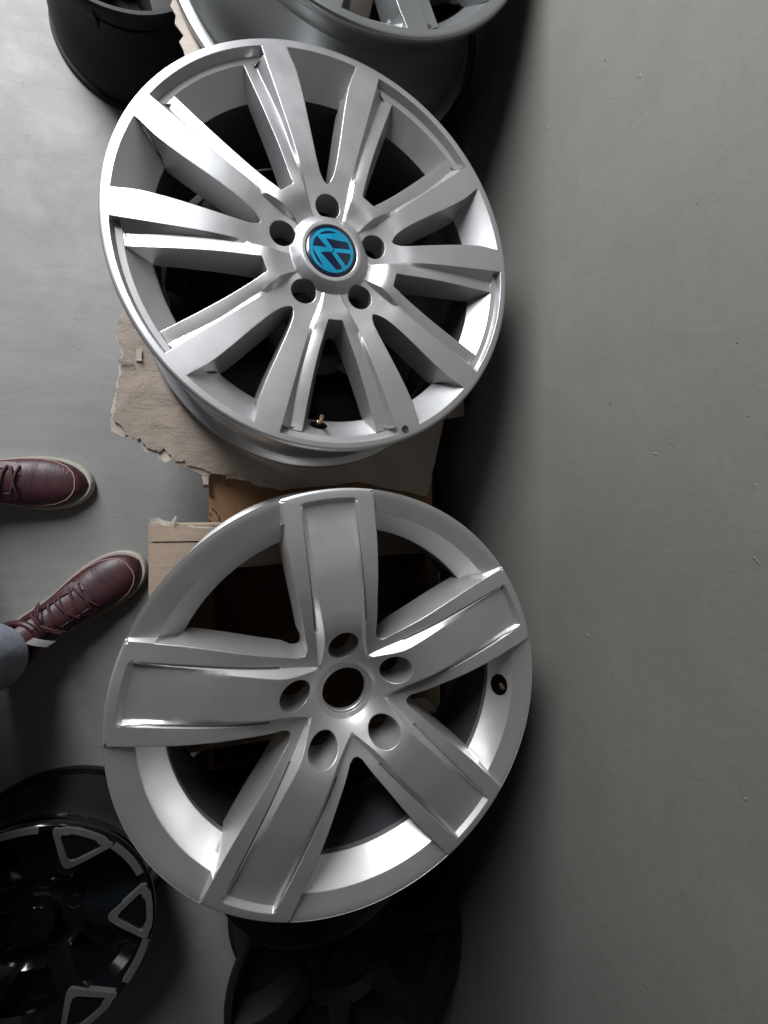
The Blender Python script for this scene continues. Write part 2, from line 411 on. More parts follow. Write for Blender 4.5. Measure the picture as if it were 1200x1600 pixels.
def build_panel_wheel_face():
    d = Dom()
    rs = [0.114, 0.138, 0.145]
    for r in rs: d.line(arc(r, 0, A36, 16))
    rr = list(np.linspace(0.114, 0.36, 10)) + list(np.linspace(0.40, 0.93, 14)) + [0.938, 0.957, 0.983, 0.992, 1.0]
    d.line([(r, 0) for r in rr])
    d.line([pol(r, A36) for r in np.linspace(0.114, 0.305, 9)])
    d.line([pol(r, A36) for r in (0.895, 0.93, 0.975, 0.983, 0.992, 1.0)])
    def at(r, y): return (math.sqrt(max(0, r * r - y * y)), y)
    st = [0.19, 0.22, 0.25, 0.29, 0.33, 0.37, 0.41, 0.45, 0.5, 0.55, 0.6, 0.65, 0.7, 0.75, 0.8, 0.85, 0.9, 0.938]
    d.line([at(r, L_YP(r)) for r in st] + [at(0.957, 0.117)])
    st2 = [0.372, 0.378, 0.41, 0.45, 0.5, 0.55, 0.6, 0.65, 0.7, 0.75, 0.8, 0.85, 0.9, 0.93]
    d.line([at(r, L_YS) for r in (0.215, 0.25, 0.29, 0.33, 0.372)])
    for o in (-0.004, 0.002, 0.008): d.line([at(r, L_YS + o) for r in st2])
    d.line([at(0.938, y) for y in np.linspace(0, 0.1125, 6)]); d.line([at(0.957, y) for y in np.linspace(0, 0.117, 6)])
    d.line(arc(0.19, 0, A36, 16))
    yo = [at(r, L_YO(r)) for r in (0.345, 0.37, 0.4, 0.45, 0.5, 0.55, 0.6, 0.65, 0.7, 0.75, 0.8, 0.85, 0.895)]
    a0 = math.atan2(yo[0][1], yo[0][0])
    inner = [pol(0.305, A36), pol(0.307, A36 - R_(1.8)), pol(0.314, A36 - R_(3.6)), pol(0.327, A36 - R_(5.6))]
    inner = [p for p in inner if math.atan2(p[1], p[0]) > a0 + 0.005]
    aw = math.atan2(yo[-1][1], yo[-1][0])
    band = arc(0.895, aw, A36, 24)
    d.line(inner + yo); d.line(band)
    win = inner + yo + band[1:] + [pol(0.9, A36 + 0.3), pol(0.3, A36 + 0.3)]
    for o in (0.0, 0.012): d.line([at(r, L_YO(r) + o) for r in (0.895, 0.92, 0.95, 0.975, 0.983, 0.992, 1.0)])
    for r in (0.983, 0.992, 1.0): d.line(arc(r, 0, A36, 44))
    lug = [(0.26 + 0.074 * math.cos(t), 0.074 * math.sin(t)) for t in np.linspace(0, PI, 28)]
    d.line(lug)
    V, F = full_face(d, [win, lug + [(0.26, -0.01)]], 0.114, 1.0, L_z)
    def prof(x, y, z):
        r = math.hypot(x, y); a = math.atan2(y, x); k = round(a / (2 * A36)); la = a - k * 2 * A36; s = 1 if la >= 0 else -1
        l = abs(la)
        if r < 0.125: return [(x, y, z - 6 * mm), (x * 0.97, y * 0.97, z - 7 * mm), (x * 0.97, y * 0.97, z - 13 * mm)]
        lx, ly = r * math.cos(l), r * math.sin(l)
        if math.hypot(lx - 0.26, ly) < 0.08:
            cx, cy = 0.26 * math.cos(k * 2 * A36), 0.26 * math.sin(k * 2 * A36)
            e = lambda f: (cx + (x - cx) * f, cy + (y - cy) * f)
            return [(*e(1.0), z - 8 * mm), (*e(0.98), min(z - 12 * mm, -46 * mm)), (*e(0.97), -62 * mm)]
        # window: bottom contour
        r2 = min(r, 0.812); 
        t = np.clip((r - 0.30) / 0.1, 0, 1)
        off = 0.022 * t
        l2 = min(A36, l + off / r2) if l < A36 - R_(0.5) else l
        if r > 0.885 and l < R_(15): l2 = l + 0.03
        a2 = k * 2 * A36 + s * l2
        zb = -40 * mm if r > 0.885 else (-44 - 14 * (1 - min(1, (r - 0.3) / 0.5))) * mm
        if r < 0.345: r2 = r + 0.015
        out = []
        for f in (0.5, 1.0):
            rf = r + (r2 - r) * f; lf = k * 2 * A36 + s * (l + (l2 - l) * (f ** 0.8))
            out.append((rf * math.cos(lf), rf * math.sin(lf), z + (zb - z) * f))
        out.append((out[-1][0], out[-1][1], zb - 8 * mm))
        return out
    V, F2 = walls(V, F, prof, lambda a, b: math.hypot(a[0], a[1]) > 0.99 and math.hypot(b[0], b[1]) > 0.99)
    return V, F, F2
def wheel_axes(loc, normal, xdir):
    n = Vector(normal).normalized(); x = Vector(xdir); x = (x - n * x.dot(n)).normalized(); y = n.cross(x)
    return Matrix((x, y, n)).transposed().to_euler()
def barrel_profile(R, depth, rin=0.812, zin=-0.040):
    """closed section of the rim: outer flange, bead seat, drop centre, back flange and the inside"""
    m = 0.001
    o = [(R * 1.0, -2.2 * mm * R), (R * 1.001, -0.0045), (R * 1.0, -0.0095), (R * 0.992, -0.0125), (R * 0.965, -0.0135), (R * 0.945, -0.0165), (R * 0.94, -0.036),
         (R * 0.915, -0.048), (R * 0.86, -0.062), (R * 0.855, -depth * 0.6), (R * 0.91, -depth * 0.72), (R * 0.94, -depth * 0.8), (R * 0.945, -depth + 0.018),
         (R * 0.965, -depth + 0.014), (R * 0.995, -depth + 0.012), (R * 1.0, -depth + 0.006), (R * 0.995, -depth),
         (R * 0.97, -depth + 0.004), (R * 0.915, -depth + 0.02), (R * 0.885, -depth * 0.74), (R * 0.835, -depth * 0.6), (R * rin * 1.005, -0.075), (R * rin, zin)]
    return o
def wheel_barrel(parent, R, depth, m, rin=0.812, zin=-0.040, m_in=None):
    V, F = lathe(barrel_profile(R, depth, rin, zin), 120)
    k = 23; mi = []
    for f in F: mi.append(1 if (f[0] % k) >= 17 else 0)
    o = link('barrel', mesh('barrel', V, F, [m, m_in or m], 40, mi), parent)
    return o

WHEELS = 'wheels stacked along the wall'
faceL = build_panel_wheel_face()
def panel_wheel(loc, n, xd, label, m, m_in, depth=0.205, group=None):
    w = empty('alloy_wheel', loc, label, 'car wheel', WHEELS, wheel_axes(loc, n, xd))
    V, F, F2 = faceL
    def cls(p):
        r = math.hypot(p.center[0], p.center[1]) / RIM; a = math.atan2(p.center[1], p.center[0]); k = round(a / (2 * A36)); l = abs(a - k * 2 * A36)
        y = r * math.sin(l); zz = p.center[2]
        if r < 0.365 and not (y > 0.12 and r > 0.30): return (0, 0)
        if r > 0.983: return (2, 0)
        if p.index >= len(F):                      # a wall
            return (2, 0) if (r > 0.80 and y > 0.2 and abs(p.normal[0] * p.center[0] + p.normal[1] * p.center[1]) > 0.45 * math.hypot(p.center[0], p.center[1])) else (1, k % 5)
        if y > L_YO(r) + 0.0005 and r > 0.893: return (2, 0)
        return (1, k % 5)
    split_parts(V, F + F2, cls, RIM, m, w, lambda k: ('hub', 'spoke', 'rim')[k[0]])
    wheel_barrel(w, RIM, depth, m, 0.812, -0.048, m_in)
    return w
wL = panel_wheel((0.1277, -0.2473, 0.486), (0.0084, -0.0237, 0.9997), (-0.1192, 0.9926, 0.0245),
    'silver alloy wheel with five broad panelled spokes and an open centre hole', M_SILVER2, M_INNER, 0.212)
def valve_part(parent, p, d, ln=0.024):
    """brass valve stem standing in a recess whose shade is a black disc; p base point, d direction, both in wheel space"""
    d = Vector(d).normalized(); p = Vector(p)
    V, F = tube([p - d * 0.006, p + d * ln * 0.45, p + d * ln * 0.46, p + d * ln * 0.98, p + d * ln], [0.0036, 0.0036, 0.0029, 0.0029, 0.0024], 14)
    o = link('valve', mesh('valve', V, F, M_BRASS, 40), parent)
    V, F = tube([p + d * ln * 0.995, p + d * (ln * 1.0 + 0.0006)], [0.0014, 0.0014], 10)
    link('valve_pin', mesh('valve_pin', V, F, M_RUBBER, 40), o)
    return o
def recess(parent, p, nrm, ax, ra, rb, name='valve_recess_shade'):
    """oval black disc painting the shade of a recess, lying just proud of a wall"""
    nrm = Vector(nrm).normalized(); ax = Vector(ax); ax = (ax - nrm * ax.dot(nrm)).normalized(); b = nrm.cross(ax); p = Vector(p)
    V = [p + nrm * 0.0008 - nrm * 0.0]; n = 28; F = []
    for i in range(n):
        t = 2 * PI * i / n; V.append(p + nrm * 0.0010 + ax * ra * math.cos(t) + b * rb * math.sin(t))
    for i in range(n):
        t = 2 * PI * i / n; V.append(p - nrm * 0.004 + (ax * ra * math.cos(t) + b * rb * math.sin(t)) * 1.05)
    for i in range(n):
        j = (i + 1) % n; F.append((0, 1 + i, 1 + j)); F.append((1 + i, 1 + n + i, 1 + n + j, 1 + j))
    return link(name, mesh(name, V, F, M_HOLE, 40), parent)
def wall_pt(r, adeg, zt, R=RIM):
    a = R_(adeg); return Vector((R * r * math.cos(a), R * r * math.sin(a), zt))
# valve of the panelled wheel, in the window at the right
aV = -108 + 7.0
p = wall_pt(0.853, aV, -0.0250); er = Vector((math.cos(R_(aV)), math.sin(R_(aV)), 0)); nW = (-er * 0.79 + Vector((0, 0, 0.61))).normalized()
recess(wL, p, nW, (0, 0, 1), 0.0125, 0.0155)
valve_part(wL, p + Vector((0, 0, -0.002)) + er * 0.003, -er * 0.35 + Vector((0, 0, 1)), 0.016)

# ---- wheel with ten narrow stepped spokes
U_S = lerp_tab([(1.0, 1.0), (0.96, 1.0), (0.8, 0.0), (0.6, -2.0), (0.45, -6.0), (0.354, -11.5), (0.25, -15), (0.2, -15.0), (0.185, -11.5), (0.155, -5.2), (0.148, -4.4), (0.132, -4.4), (0.128, -5.4), (0.1, -5.4)])
U_L = lerp_tab([(1.0, -9.0), (0.92, -9.0), (0.7, -7.4), (0.55, -6.0), (0.42, -5.0), (0.345, -3.4), (0.31, -4.0), (0.2, -14.0), (0.185, -11.5), (0.155, -5.2), (0.148, -4.4), (0.132, -4.4), (0.128, -5.4), (0.1, -5.4)])
U_B = lerp_tab([(1.0, 18.3), (0.4, 18.3), (0.3, 16.6), (0.22, 14.6), (0.1, 14)])
U_B2 = lerp_tab([(1.0, 15.7), (0.9, 15.7), (0.76, 16.4), (0.65, 16.9), (0.5, 16.3), (0.4, 15.6), (0.3, 13.4), (0.22, 12), (0.1, 12)])
U_A = lerp_tab([(1.0, 12.1), (0.92, 12.0), (0.75, 11.7), (0.6, 11.0), (0.52, 10.2), (0.45, 9.0), (0.39, 7.4), (0.36, 6.4)])
U_C = lerp_tab([(1.0, 25.6), (0.958, 25.7), (0.85, 27.2), (0.72, 28.0), (0.6, 28.5), (0.47, 29.5), (0.40, 31.0), (0.375, 32.6)])
def U_z(r, a):
    d = math.degrees(a); zs, zl = U_S(r), U_L(r); b, b2 = U_B(r), U_B2(r)
    if r > 0.955:
        return float(np.interp(r, [0.955, 0.985, 0.994, 1.0], [1.0, 1.0, 0.2, -2.2])) * mm
    if d >= b - 1e-6: z = zs
    elif d <= b2: z = zl - 2.6 * (max(0.0, d / b2) ** 4) * float(np.interp(r, [0.30, 0.42, 0.9, 0.92], [0, 1, 1, 0.6]))
    else:
        zl -= 2.6 * float(np.interp(r, [0.30, 0.42, 0.9, 0.92], [0, 1, 1, 0.6])); z = zl + (zs - zl) * (d - b2) / (b - b2)
    return z * mm
def build_stepped_wheel_face():
    d = Dom(); D = R_
    for r in (0.128, 0.132, 0.148, 0.155, 0.185): d.line(arc(r, 0, A36, 20))
    d.line([(r, 0) for r in (0.128, 0.132, 0.148, 0.155, 0.17, 0.185, 0.2, 0.23, 0.26, 0.29, 0.31, 0.345)])
    d.line([pol(r, A36) for r in (0.128, 0.132, 0.148, 0.155, 0.17, 0.185, 0.2, 0.23, 0.26, 0.29, 0.32, 0.352)])
    for ph in (0, A36): d.line([pol(r, ph) for r in (0.96, 0.985, 0.994, 1.0)])
    st = [0.2, 0.22, 0.25, 0.28, 0.31, 0.345, 0.38, 0.42, 0.46, 0.5, 0.55, 0.6, 0.65, 0.7, 0.75, 0.8, 0.85, 0.89, 0.92]
    d.line([pol(r, D(U_B(r))) for r in st + [0.94, 0.96]]); d.line([pol(r, D(U_B2(r))) for r in st])
    d.line(arc(0.2, 0, A36, 10))
    a_in = [(0.345, 0.0), pol(0.345, D(4.3)), pol(0.347, D(5.6)), pol(0.3525, D(6.3))]
    a_c = [pol(r, D(U_A(r))) for r in (0.362, 0.38, 0.41, 0.45, 0.5, 0.55, 0.6, 0.65, 0.7, 0.75, 0.8, 0.85, 0.89, 0.92)]
    step = [pol(0.92, D(x)) for x in (13.8, 15.7, 17.0)]
    up = [pol(0.92, D(18.3)), pol(0.94, D(18.3)), pol(0.96, D(18.3))]
    top = arc(0.96, D(18.3), 0, 22)[1:]
    sw = a_in + a_c + step + up + top
    d.line(sw)
    c_c = [pol(r, D(U_C(r))) for r in (0.958, 0.93, 0.89, 0.85, 0.8, 0.75, 0.7, 0.65, 0.6, 0.55, 0.5, 0.46, 0.42, 0.395, 0.378)]
    c_in = [pol(0.364, D(33.6)), pol(0.356, D(34.8)), pol(0.352, D(36))]
    ctop = arc(0.958, D(36), D(25.7), 12)
    tw = ctop + c_c[1:] + c_in
    d.line(tw)
    for r in (0.985, 0.994, 1.0): d.line(arc(r, 0, A36, 44))
    lug = [(0.245 * math.cos(A36) + 0.062 * math.cos(A36 + t), 0.245 * math.sin(A36) + 0.062 * math.sin(A36 + t)) for t in np.linspace(-PI, 0, 28)]
    d.line(lug)
    swp = sw + [(0.96, -0.05), (0.34, -0.05)]
    twp = tw + [pol(0.35, A36 + 0.2), pol(0.96, A36 + 0.2)]
    V, F = full_face(d, [swp, twp, lug + [pol(0.245, A36 + 0.02)]], 0.128, 1.0, U_z)
    def prof(x, y, z):
        r = math.hypot(x, y); a = math.atan2(y, x); k = round(a / (2 * A36)); la = a - k * 2 * A36; s = 1 if la >= 0 else -1; l = abs(la)
        out = []
        if r < 0.13: return [(x, y, z - 3 * mm)] * 1 + [(x * 0.99, y * 0.99, z - 5 * mm), (x * 0.98, y * 0.98, z - 20 * mm)]
        ka = (k * 2 + s) * A36; lx, ly = 0.245 * math.cos(ka), 0.245 * math.sin(ka)
        if math.hypot(x - lx, y - ly) < 0.066:
            e = lambda f: (lx + (x - lx) * f, ly + (y - ly) * f)
            return [(*e(1.0), z - 4 * mm), (*e(0.98), min(z - 8 * mm, -26 * mm)), (*e(0.97), -50 * mm)]
        ld = math.degrees(l); isS = ld < 22
        def pp(rf, lf, zf): return (rf * math.cos(k * 2 * A36 + s * lf), rf * math.sin(k * 2 * A36 + s * lf), zf)
        if r > 0.93:
            if isS:
                return [pp(0.948, l * 0.995, -9 * mm), pp(0.922, l * 0.98, -10.5 * mm), pp(0.825, min(l, R_(12.5)) * 0.88, -36 * mm)]
            l2 = A36 - (A36 - l) * 0.70
            return [pp(0.925, A36 - (A36 - l) * 0.95, -7 * mm), pp(0.875, A36 - (A36 - l) * 0.82, -18 * mm), pp(0.825, l2, -33 * mm)]
        zb = (-36 - 12 * (1 - min(1, max(0, (r - 0.34) / 0.5)))) * mm
        r2 = min(r, 0.825)
        if r < 0.37: r2 = r + 0.03
        if isS:
            if r >= 0.915 and ld > 12.5: return [pp(0.918, l - 0.004, z - 3 * mm), pp(0.9, min(l, R_(12.8)), -14 * mm), pp(0.825, min(l, R_(12.5)) * 0.88, -36 * mm)]
            l2 = max(0, l - 0.026 / r2) if l > 0.01 else l
        else: l2 = min(A36, l + 0.030 / r2) if l < A36 - 0.01 else l
        for f in (0.12, 0.6, 1.0):
            out.append(pp(r + (r2 - r) * f, l + (l2 - l) * f, z + (zb - z) * f))
        return out
    V, F2 = walls(V, F, prof, lambda a, b: math.hypot(a[0], a[1]) > 0.99 and math.hypot(b[0], b[1]) > 0.99)
    return V, F, F2
faceU = build_stepped_wheel_face()
def stepped_wheel(loc, n, xd, label, m, m_in, depth=0.205):
    w = empty('alloy_wheel', loc, label, 'car wheel', WHEELS, wheel_axes(loc, n, xd))
    V, F, F2 = faceU
    def cls(p):
        r = math.hypot(p.center[0], p.center[1]) / RIM; a = math.atan2(p.center[1], p.center[0])
        k10 = int(math.floor(a / A36)) % 10; k = round(a / (2 * A36)); ld = math.degrees(abs(a - k * 2 * A36))
        if r < 0.36: return (0, 0)
        if r > 0.957: return (2, 0)
        if p.index >= len(F):
            rad = (p.normal[0] * p.center[0] + p.normal[1] * p.center[1]) / math.hypot(p.center[0], p.center[1])
            if r > 0.83 and rad < -0.45: return (2, 0)
        return (1, k10)
    split_parts(V, F + F2, cls, RIM, m, w, lambda k: ('hub', 'spoke', 'rim')[k[0]])
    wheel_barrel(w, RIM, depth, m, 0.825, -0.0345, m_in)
    return w
wU = stepped_wheel((0.1125, 0.3473, 0.4361), (-0.0014, 0.0229, 0.9997), (-0.6258, 0.7797, -0.0187),
    'silver alloy wheel with ten stepped spokes and a round blue emblem cap', M_SILVER, M_INNER, 0.205)
# centre cap with its emblem: the emblem's up direction lies towards the right of the photograph
def cap(parent, updir):
    r0 = 0.1275 * RIM; zc = -0.0046
    prof = [(0.0, 0.0012), (r0 * 0.55, 0.0009), (r0 * 0.9, 0.0001), (r0 * 0.97, -0.0008), (r0 * 0.985, -0.003), (r0 * 0.985, -0.012)]
    V, F = lathe(prof, 72); V = [(x, y, z + zc + 0.0004) for x, y, z in V]
    o = link('centre_cap', mesh('centre_cap', V, F, M_NAVY, 40), parent)
    re = r0 * 0.865
    def zs(x, y): return zc + 0.0004 + 0.0012 - 0.0011 * (x * x + y * y) / (r0 * r0 * 0.81)
    ux = np.array(updir) / np.linalg.norm(updir); rx = np.array([ux[1], -ux[0]])
    def place(pts, h):
        out = []
        for a, b in pts:
            q = rx * a * re + ux * b * re; out.append((q[0], q[1], zs(q[0], q[1]) + h))
        return out
    V = []; F = []; n = 72; rings = (0.0, 0.25, 0.5, 0.75, 1.0)
    for q in rings:
        V += place([(q * math.sin(2 * PI * i / n), q * math.cos(2 * PI * i / n)) for i in range(n)], 0.0005 if q < 1 else 0.0004)
    for k in range(len(rings) - 1):
        for i in range(n):
            j = (i + 1) % n; F.append((k * n + i, (k + 1) * n + i, (k + 1) * n + j, k * n + j))
    F = [f[::-1] for f in F]
    e = link('emblem', mesh('emblem', V, F, M_BLUE, 60), o)
    def arcp(a0, a1, r, k=10): return [(r * math.sin(R_(a0 + (a1 - a0) * i / k)), r * math.cos(R_(a0 + (a1 - a0) * i / k))) for i in range(k + 1)]
    ri = 0.86; regs = []
    regs.append([(0.0, 0.20)] + arcp(-21, 21, ri))                                             # inside the V
    for s in (1, -1):
        p = [(-0.36, -0.42), (-0.10, -0.01), (-0.145, 0.07)] + arcp(-35, -56, ri) ; regs.append([(s * a, b) for a, b in p])
        p = [(-0.36, -0.785)] + arcp(-155.5, -97, ri); regs.append([(s * a, b) for a, b in p])
    regs.append([(0.0, -0.27)] + arcp(163, 197, ri))
    regs.append([(-0.10, 0.035), (0.10, 0.035), (0.075, 0.085), (-0.075, 0.085)])              # slot between the letters
    V = []; F = []
    for rg in regs:
        cx = sum(p[0] for p in rg) / len(rg); cy = sum(p[1] for p in rg) / len(rg)
        o_ = len(V); V += place([(cx, cy)] + rg, 0.00085); m_ = len(rg)
        for i in range(m_):
            a_, b_ = o_ + 1 + i, o_ + 1 + (i + 1) % m_
            n_ = np.cross(np.array(V[a_]) - V[o_], np.array(V[b_]) - V[o_])[2]
            F.append((o_, a_, b_) if n_ > 0 else (o_, b_, a_))
    link('emblem_inlay', mesh('emblem_inlay', V, F, M_NAVY, 60), o)
    return o
Mu = wU.rotation_euler.to_matrix()
_up = Mu.inverted() @ Vector((0.92, -0.36, 0))
cap(wU, (_up[0], _up[1]))
# valve and balance hole (its shade put in as a black disc) of the stepped wheel
aV = -216 - 6.5
p = wall_pt(0.86, aV, -0.0272); er = Vector((math.cos(R_(aV)), math.sin(R_(aV)), 0)); nW = (-er * 0.72 + Vector((0, 0, 0.69))).normalized()
recess(wU, p, nW, (0, 0, 1), 0.009, 0.012)
valve_part(wU, p + Vector((0, 0, -0.004)), -er * 0.25 + Vector((0, 0, 1)), 0.030)
aD = -216 + 20.6
V, F = lathe([(0.0, 0.0), (0.0035, 0.0), (0.0050, 0.0006), (0.0056, -0.001)], 24)
link('balance_hole_disc', mesh('balance_hole_disc', V, F, M_RUBBER, 40), wU, wall_pt(0.950, aD, 0.0013))

# ------------------------------------------------------------------ the other wheels of the stacks
def clone(root, loc, rot, label, mats=None):
    """copy of a thing with copies of its parts and sub-parts; mats maps old material to new"""
    def cp(o, parent):
        c = o.copy(); C.objects.link(c); c.parent = parent
        if mats and c.type == 'MESH' and any(m in mats for m in c.data.materials):
            key = (o.data.name, tuple(sorted(m.name for m in mats.values())))
            if key not in remesh:
                me = o.data.copy()
                for i, m in enumerate(me.materials):
                    if m in mats: me.materials[i] = mats[m]
                remesh[key] = me
            c.data = remesh[key]
        for ch in list(o.children): cp(ch, c)
        return c
    r = cp(root, None); r.location = loc; r.rotation_euler = rot; r['label'] = label
    return r
remesh = {}
def drop(root, names):
    for o in [c for c in root.children if c.name.split('.')[0] in names]:
        for ch in list(o.children): bpy.data.objects.remove(ch)
        bpy.data.objects.remove(o)
# silver wheel at the top of the picture, only its lower lip in view
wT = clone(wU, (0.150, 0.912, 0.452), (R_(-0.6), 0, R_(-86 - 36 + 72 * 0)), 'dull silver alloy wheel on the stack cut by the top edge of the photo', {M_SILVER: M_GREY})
drop(wT, ('centre_cap', 'valve', 'valve_recess_shade', 'balance_hole_disc'))

def deep_wheel(loc, R, depth, label, m, n=7, mach=None, rotz=0.0, tilt=(0, 0), group=WHEELS):
    """wheel with flat-topped spokes between scooped pockets, rings at the lip, hub with lug holes"""
    w = empty('alloy_wheel', loc, label, 'car wheel', group, (tilt[0], tilt[1], rotz))
    # lip and barrel
    prof = [(R * 0.925, -0.030), (R * 0.935, -0.006), (R * 0.945, -0.001), (R * 0.985, -0.001), (R * 0.998, -0.004), (R, -0.009), (R * 0.99, -0.013), (R * 0.955, -0.015), (R * 0.94, -0.03),
            (R * 0.87, -0.05), (R * 0.86, -depth * 0.55), (R * 0.93, -depth * 0.75), (R * 0.955, -depth + 0.014), (R * 0.99, -depth + 0.012), (R, -depth + 0.006), (R * 0.99, -depth),
            (R * 0.95, -depth + 0.006), (R * 0.88, -depth * 0.7), (R * 0.82, -depth * 0.5), (R * 0.84, -0.045)]
    V, F = lathe(prof, 96, True); link('rim', mesh('rim', V, F, m, 38), w)
    # dished centre
    V, F = lathe([(0.02 * R, -0.030), (0.17 * R, -0.030), (0.185 * R, -0.034), (0.19 * R, -0.050), (0.24 * R, -0.056), (0.34 * R, -0.056), (0.38 * R, -0.040), (0.40 * R, -0.036), (0.40 * R, -0.085), (0.02 * R, -0.09)], 64, True)
    hub = link('hub', mesh('hub', V, F, m, 35), w)
    for k in range(5):
        a = 2 * PI * k / 5 + 0.3; V, F = lathe([(0.0, -0.008), (0.046 * R, -0.008), (0.05 * R, 0.0), (0.062 * R, 0.001), (0.066 * R, -0.003)], 18)
        link('lug_seat', mesh('lug_seat', V, F, M_BLACK2, 40), hub, (0.29 * R * math.cos(a), 0.29 * R * math.sin(a), -0.0555))
    # one spoke, then its copies
    st = [(0.36, 0.105, -0.036), (0.45, 0.085, -0.024), (0.58, 0.085, -0.012), (0.72, 0.105, -0.005), (0.85, 0.15, -0.0025), (0.945, 0.19, -0.002)]
    V = []; F = []
    for r, hw, z in st:
        x = r * R
        for y, dz in ((-hw - 0.03, -0.045), (-hw - 0.008, -0.010), (-hw, -0.001), (-hw * 0.5, 0.0), (hw * 0.5, 0.0), (hw, -0.001), (hw + 0.008, -0.010), (hw + 0.03, -0.045)):
            V.append((x, y * R, z + dz))
    for i in range(len(st) - 1):
        for j in range(7): a = i * 8 + j; F.append((a, a + 8, a + 9, a + 1))
    ms = mesh('spoke', V, F, m, 30)
    # scooped pocket floor between two spokes, behind them
    V = []; F = []; K = 9; half = PI / n
    for r, z in ((0.37, -0.050), (0.5, -0.058), (0.65, -0.062), (0.8, -0.060), (0.9, -0.045), (0.93, -0.028)):
        for q in range(K):
            a = -half + 2 * half * q / (K - 1); bow = math.cos(a / half * PI / 2)
            V.append((r * R * math.cos(a), r * R * math.sin(a), z - 0.012 * bow))
    for i in range(5):
        for q in range(K - 1): a = i * K + q; F.append((a, a + K, a + K + 1, a + 1))
    mp = mesh('pocket', V, F, m, 40)
    for k in range(n):
        a = 2 * PI * k / n
        s_ = link('spoke', ms, w, None, a); link('pocket', mp, w, None, a + half)
        if mach is not None: link('machined_loop', mach, s_, None, 0.0)
    return w
# machined outline on each spoke of the small black wheel: a rounded triangle standing on a band of the lip
def machined_loop(R):
    t = 0.0015
    def strip(path, w_, closed=False):
        n = len(path); V = []; F = []
        for i, p in enumerate(path):
            a = path[(i - 1) % n] if (closed or i > 0) else p; b = path[(i + 1) % n] if (closed or i < n - 1) else p
            d = Vector((b[0] - a[0], b[1] - a[1])).normalized(); nn = Vector((-d.y, d.x)); z = zt(math.hypot(*p))
            for s in (-0.5, 0.5): V.append(((p[0] + nn.x * w_[i] * s) * R, (p[1] + nn.y * w_[i] * s) * R, z + 0.0012))
            for s in (-0.5, 0.5): V.append(((p[0] + nn.x * w_[i] * s * 1.08) * R, (p[1] + nn.y * w_[i] * s * 1.08) * R, z - 0.006))
        for i in range(n if closed else n - 1):
            a, b = i * 4, ((i + 1) % n) * 4; F += [(a, a + 1, b + 1, b), (a + 1, a + 3, b + 3, b + 1), (a + 2, a, b, b + 2)]
        return V, [f[::-1] for f in F]
    zt = lerp_tab([(0.6, -0.009), (0.72, -0.004), (0.85, -0.0015), (0.945, 0.0), (1.0, 0.0)])
    def rounded(tri, rad, bow, n=7):
        """closed rounded triangle; bow is the radius of the arc that replaces the side between the first two corners"""
        out = []
        for i in range(3):
            p, a, b = Vector(tri[i]), Vector(tri[i - 1]), Vector(tri[(i + 1) % 3])
            u, w = (a - p).normalized(), (b - p).normalized()
            for q in range(n):
                f = q / (n - 1); out.append((p + u * rad * (1 - f) ** 2 + w * rad * f ** 2))
            if i == 0:
                a0, a1 = math.atan2(out[-1].y, out[-1].x), math.atan2(tri[1][1], tri[1][0]) + rad / bow * 1.02
                for q in range(1, 8): out.append(Vector(pol(bow, a0 + (a1 - a0) * q / 8)))
            else:
                c = Vector(tri[(i + 1) % 3]); e = out[-1]
                for q in range(1, 8): out.append(e + (c + (p - c).normalized() * rad - e) * q / 8)
        return out
    O = rounded([pol(0.985, R_(16.5)), pol(0.985, R_(-16.5)), (0.59, 0.0)], 0.07, 0.985)
    I = rounded([pol(0.925, R_(12.0)), pol(0.925, R_(-12.4)), (0.678, 0.0)], 0.06, 0.932)
    n = len(O); V = []; F = []
    for k, (L_, dz) in enumerate(((O, -0.007), (O, 0.0012), (I, 0.0012), (I, -0.012))):
        for p in L_: V.append((p.x * R, p.y * R, zt(p.length) + dz))
    for k in range(3):
        for i in range(n): j = (i + 1) % n; F.append((k * n + i, (k + 1) * n + i, (k + 1) * n + j, k * n + j))
    ring = strip([pol(0.957, R_(-15.5 - 23 * i / 8)) for i in range(9)], [0.056] * 9)
    V, F = join((V, F), ring)
    return mesh('machined_loop', V, F, M_MACH, 30)
RM = 0.192
deep_wheel((-0.345, -0.708, 0.175), RM, 0.172, 'small gloss black wheel with machined triangular outlines on the floor', M_BLACK, 6, machined_loop(RM), R_(61))
deep_wheel((0.2, -0.923, 0.2), 0.24, 0.2, 'black wheel with a thin raised lip cut by the bottom edge of the photo', M_MATTE, 6, None, 0.3)
deep_wheel((-0.205, 0.965, 0.20), 0.155, 0.2, 'dark wheel on the floor cut by the top left edge of the photo', M_MATTE, 6, None, 0.1)
deep_wheel((0.128, 0.365, 0.2135), 0.268, 0.2135, 'black wheel lowest in the stack under the wheel with the blue emblem cap', M_MATTE, 6, None, 0.2)
deep_wheel((0.225, 0.945, 0.236), 0.225, 0.236, 'black wheel lowest in the stack cut by the top edge of the photo', M_BLACK2, 6, None, 0.5)
deep_wheel((-0.005, -0.53, 0.19), 0.12, 0.19, 'added small black wheel masking the lit floor below the five spoke wheel', M_BLACK2, 5, None, 0.4)  # unseen wheel, added so no lit floor shows through the windows above
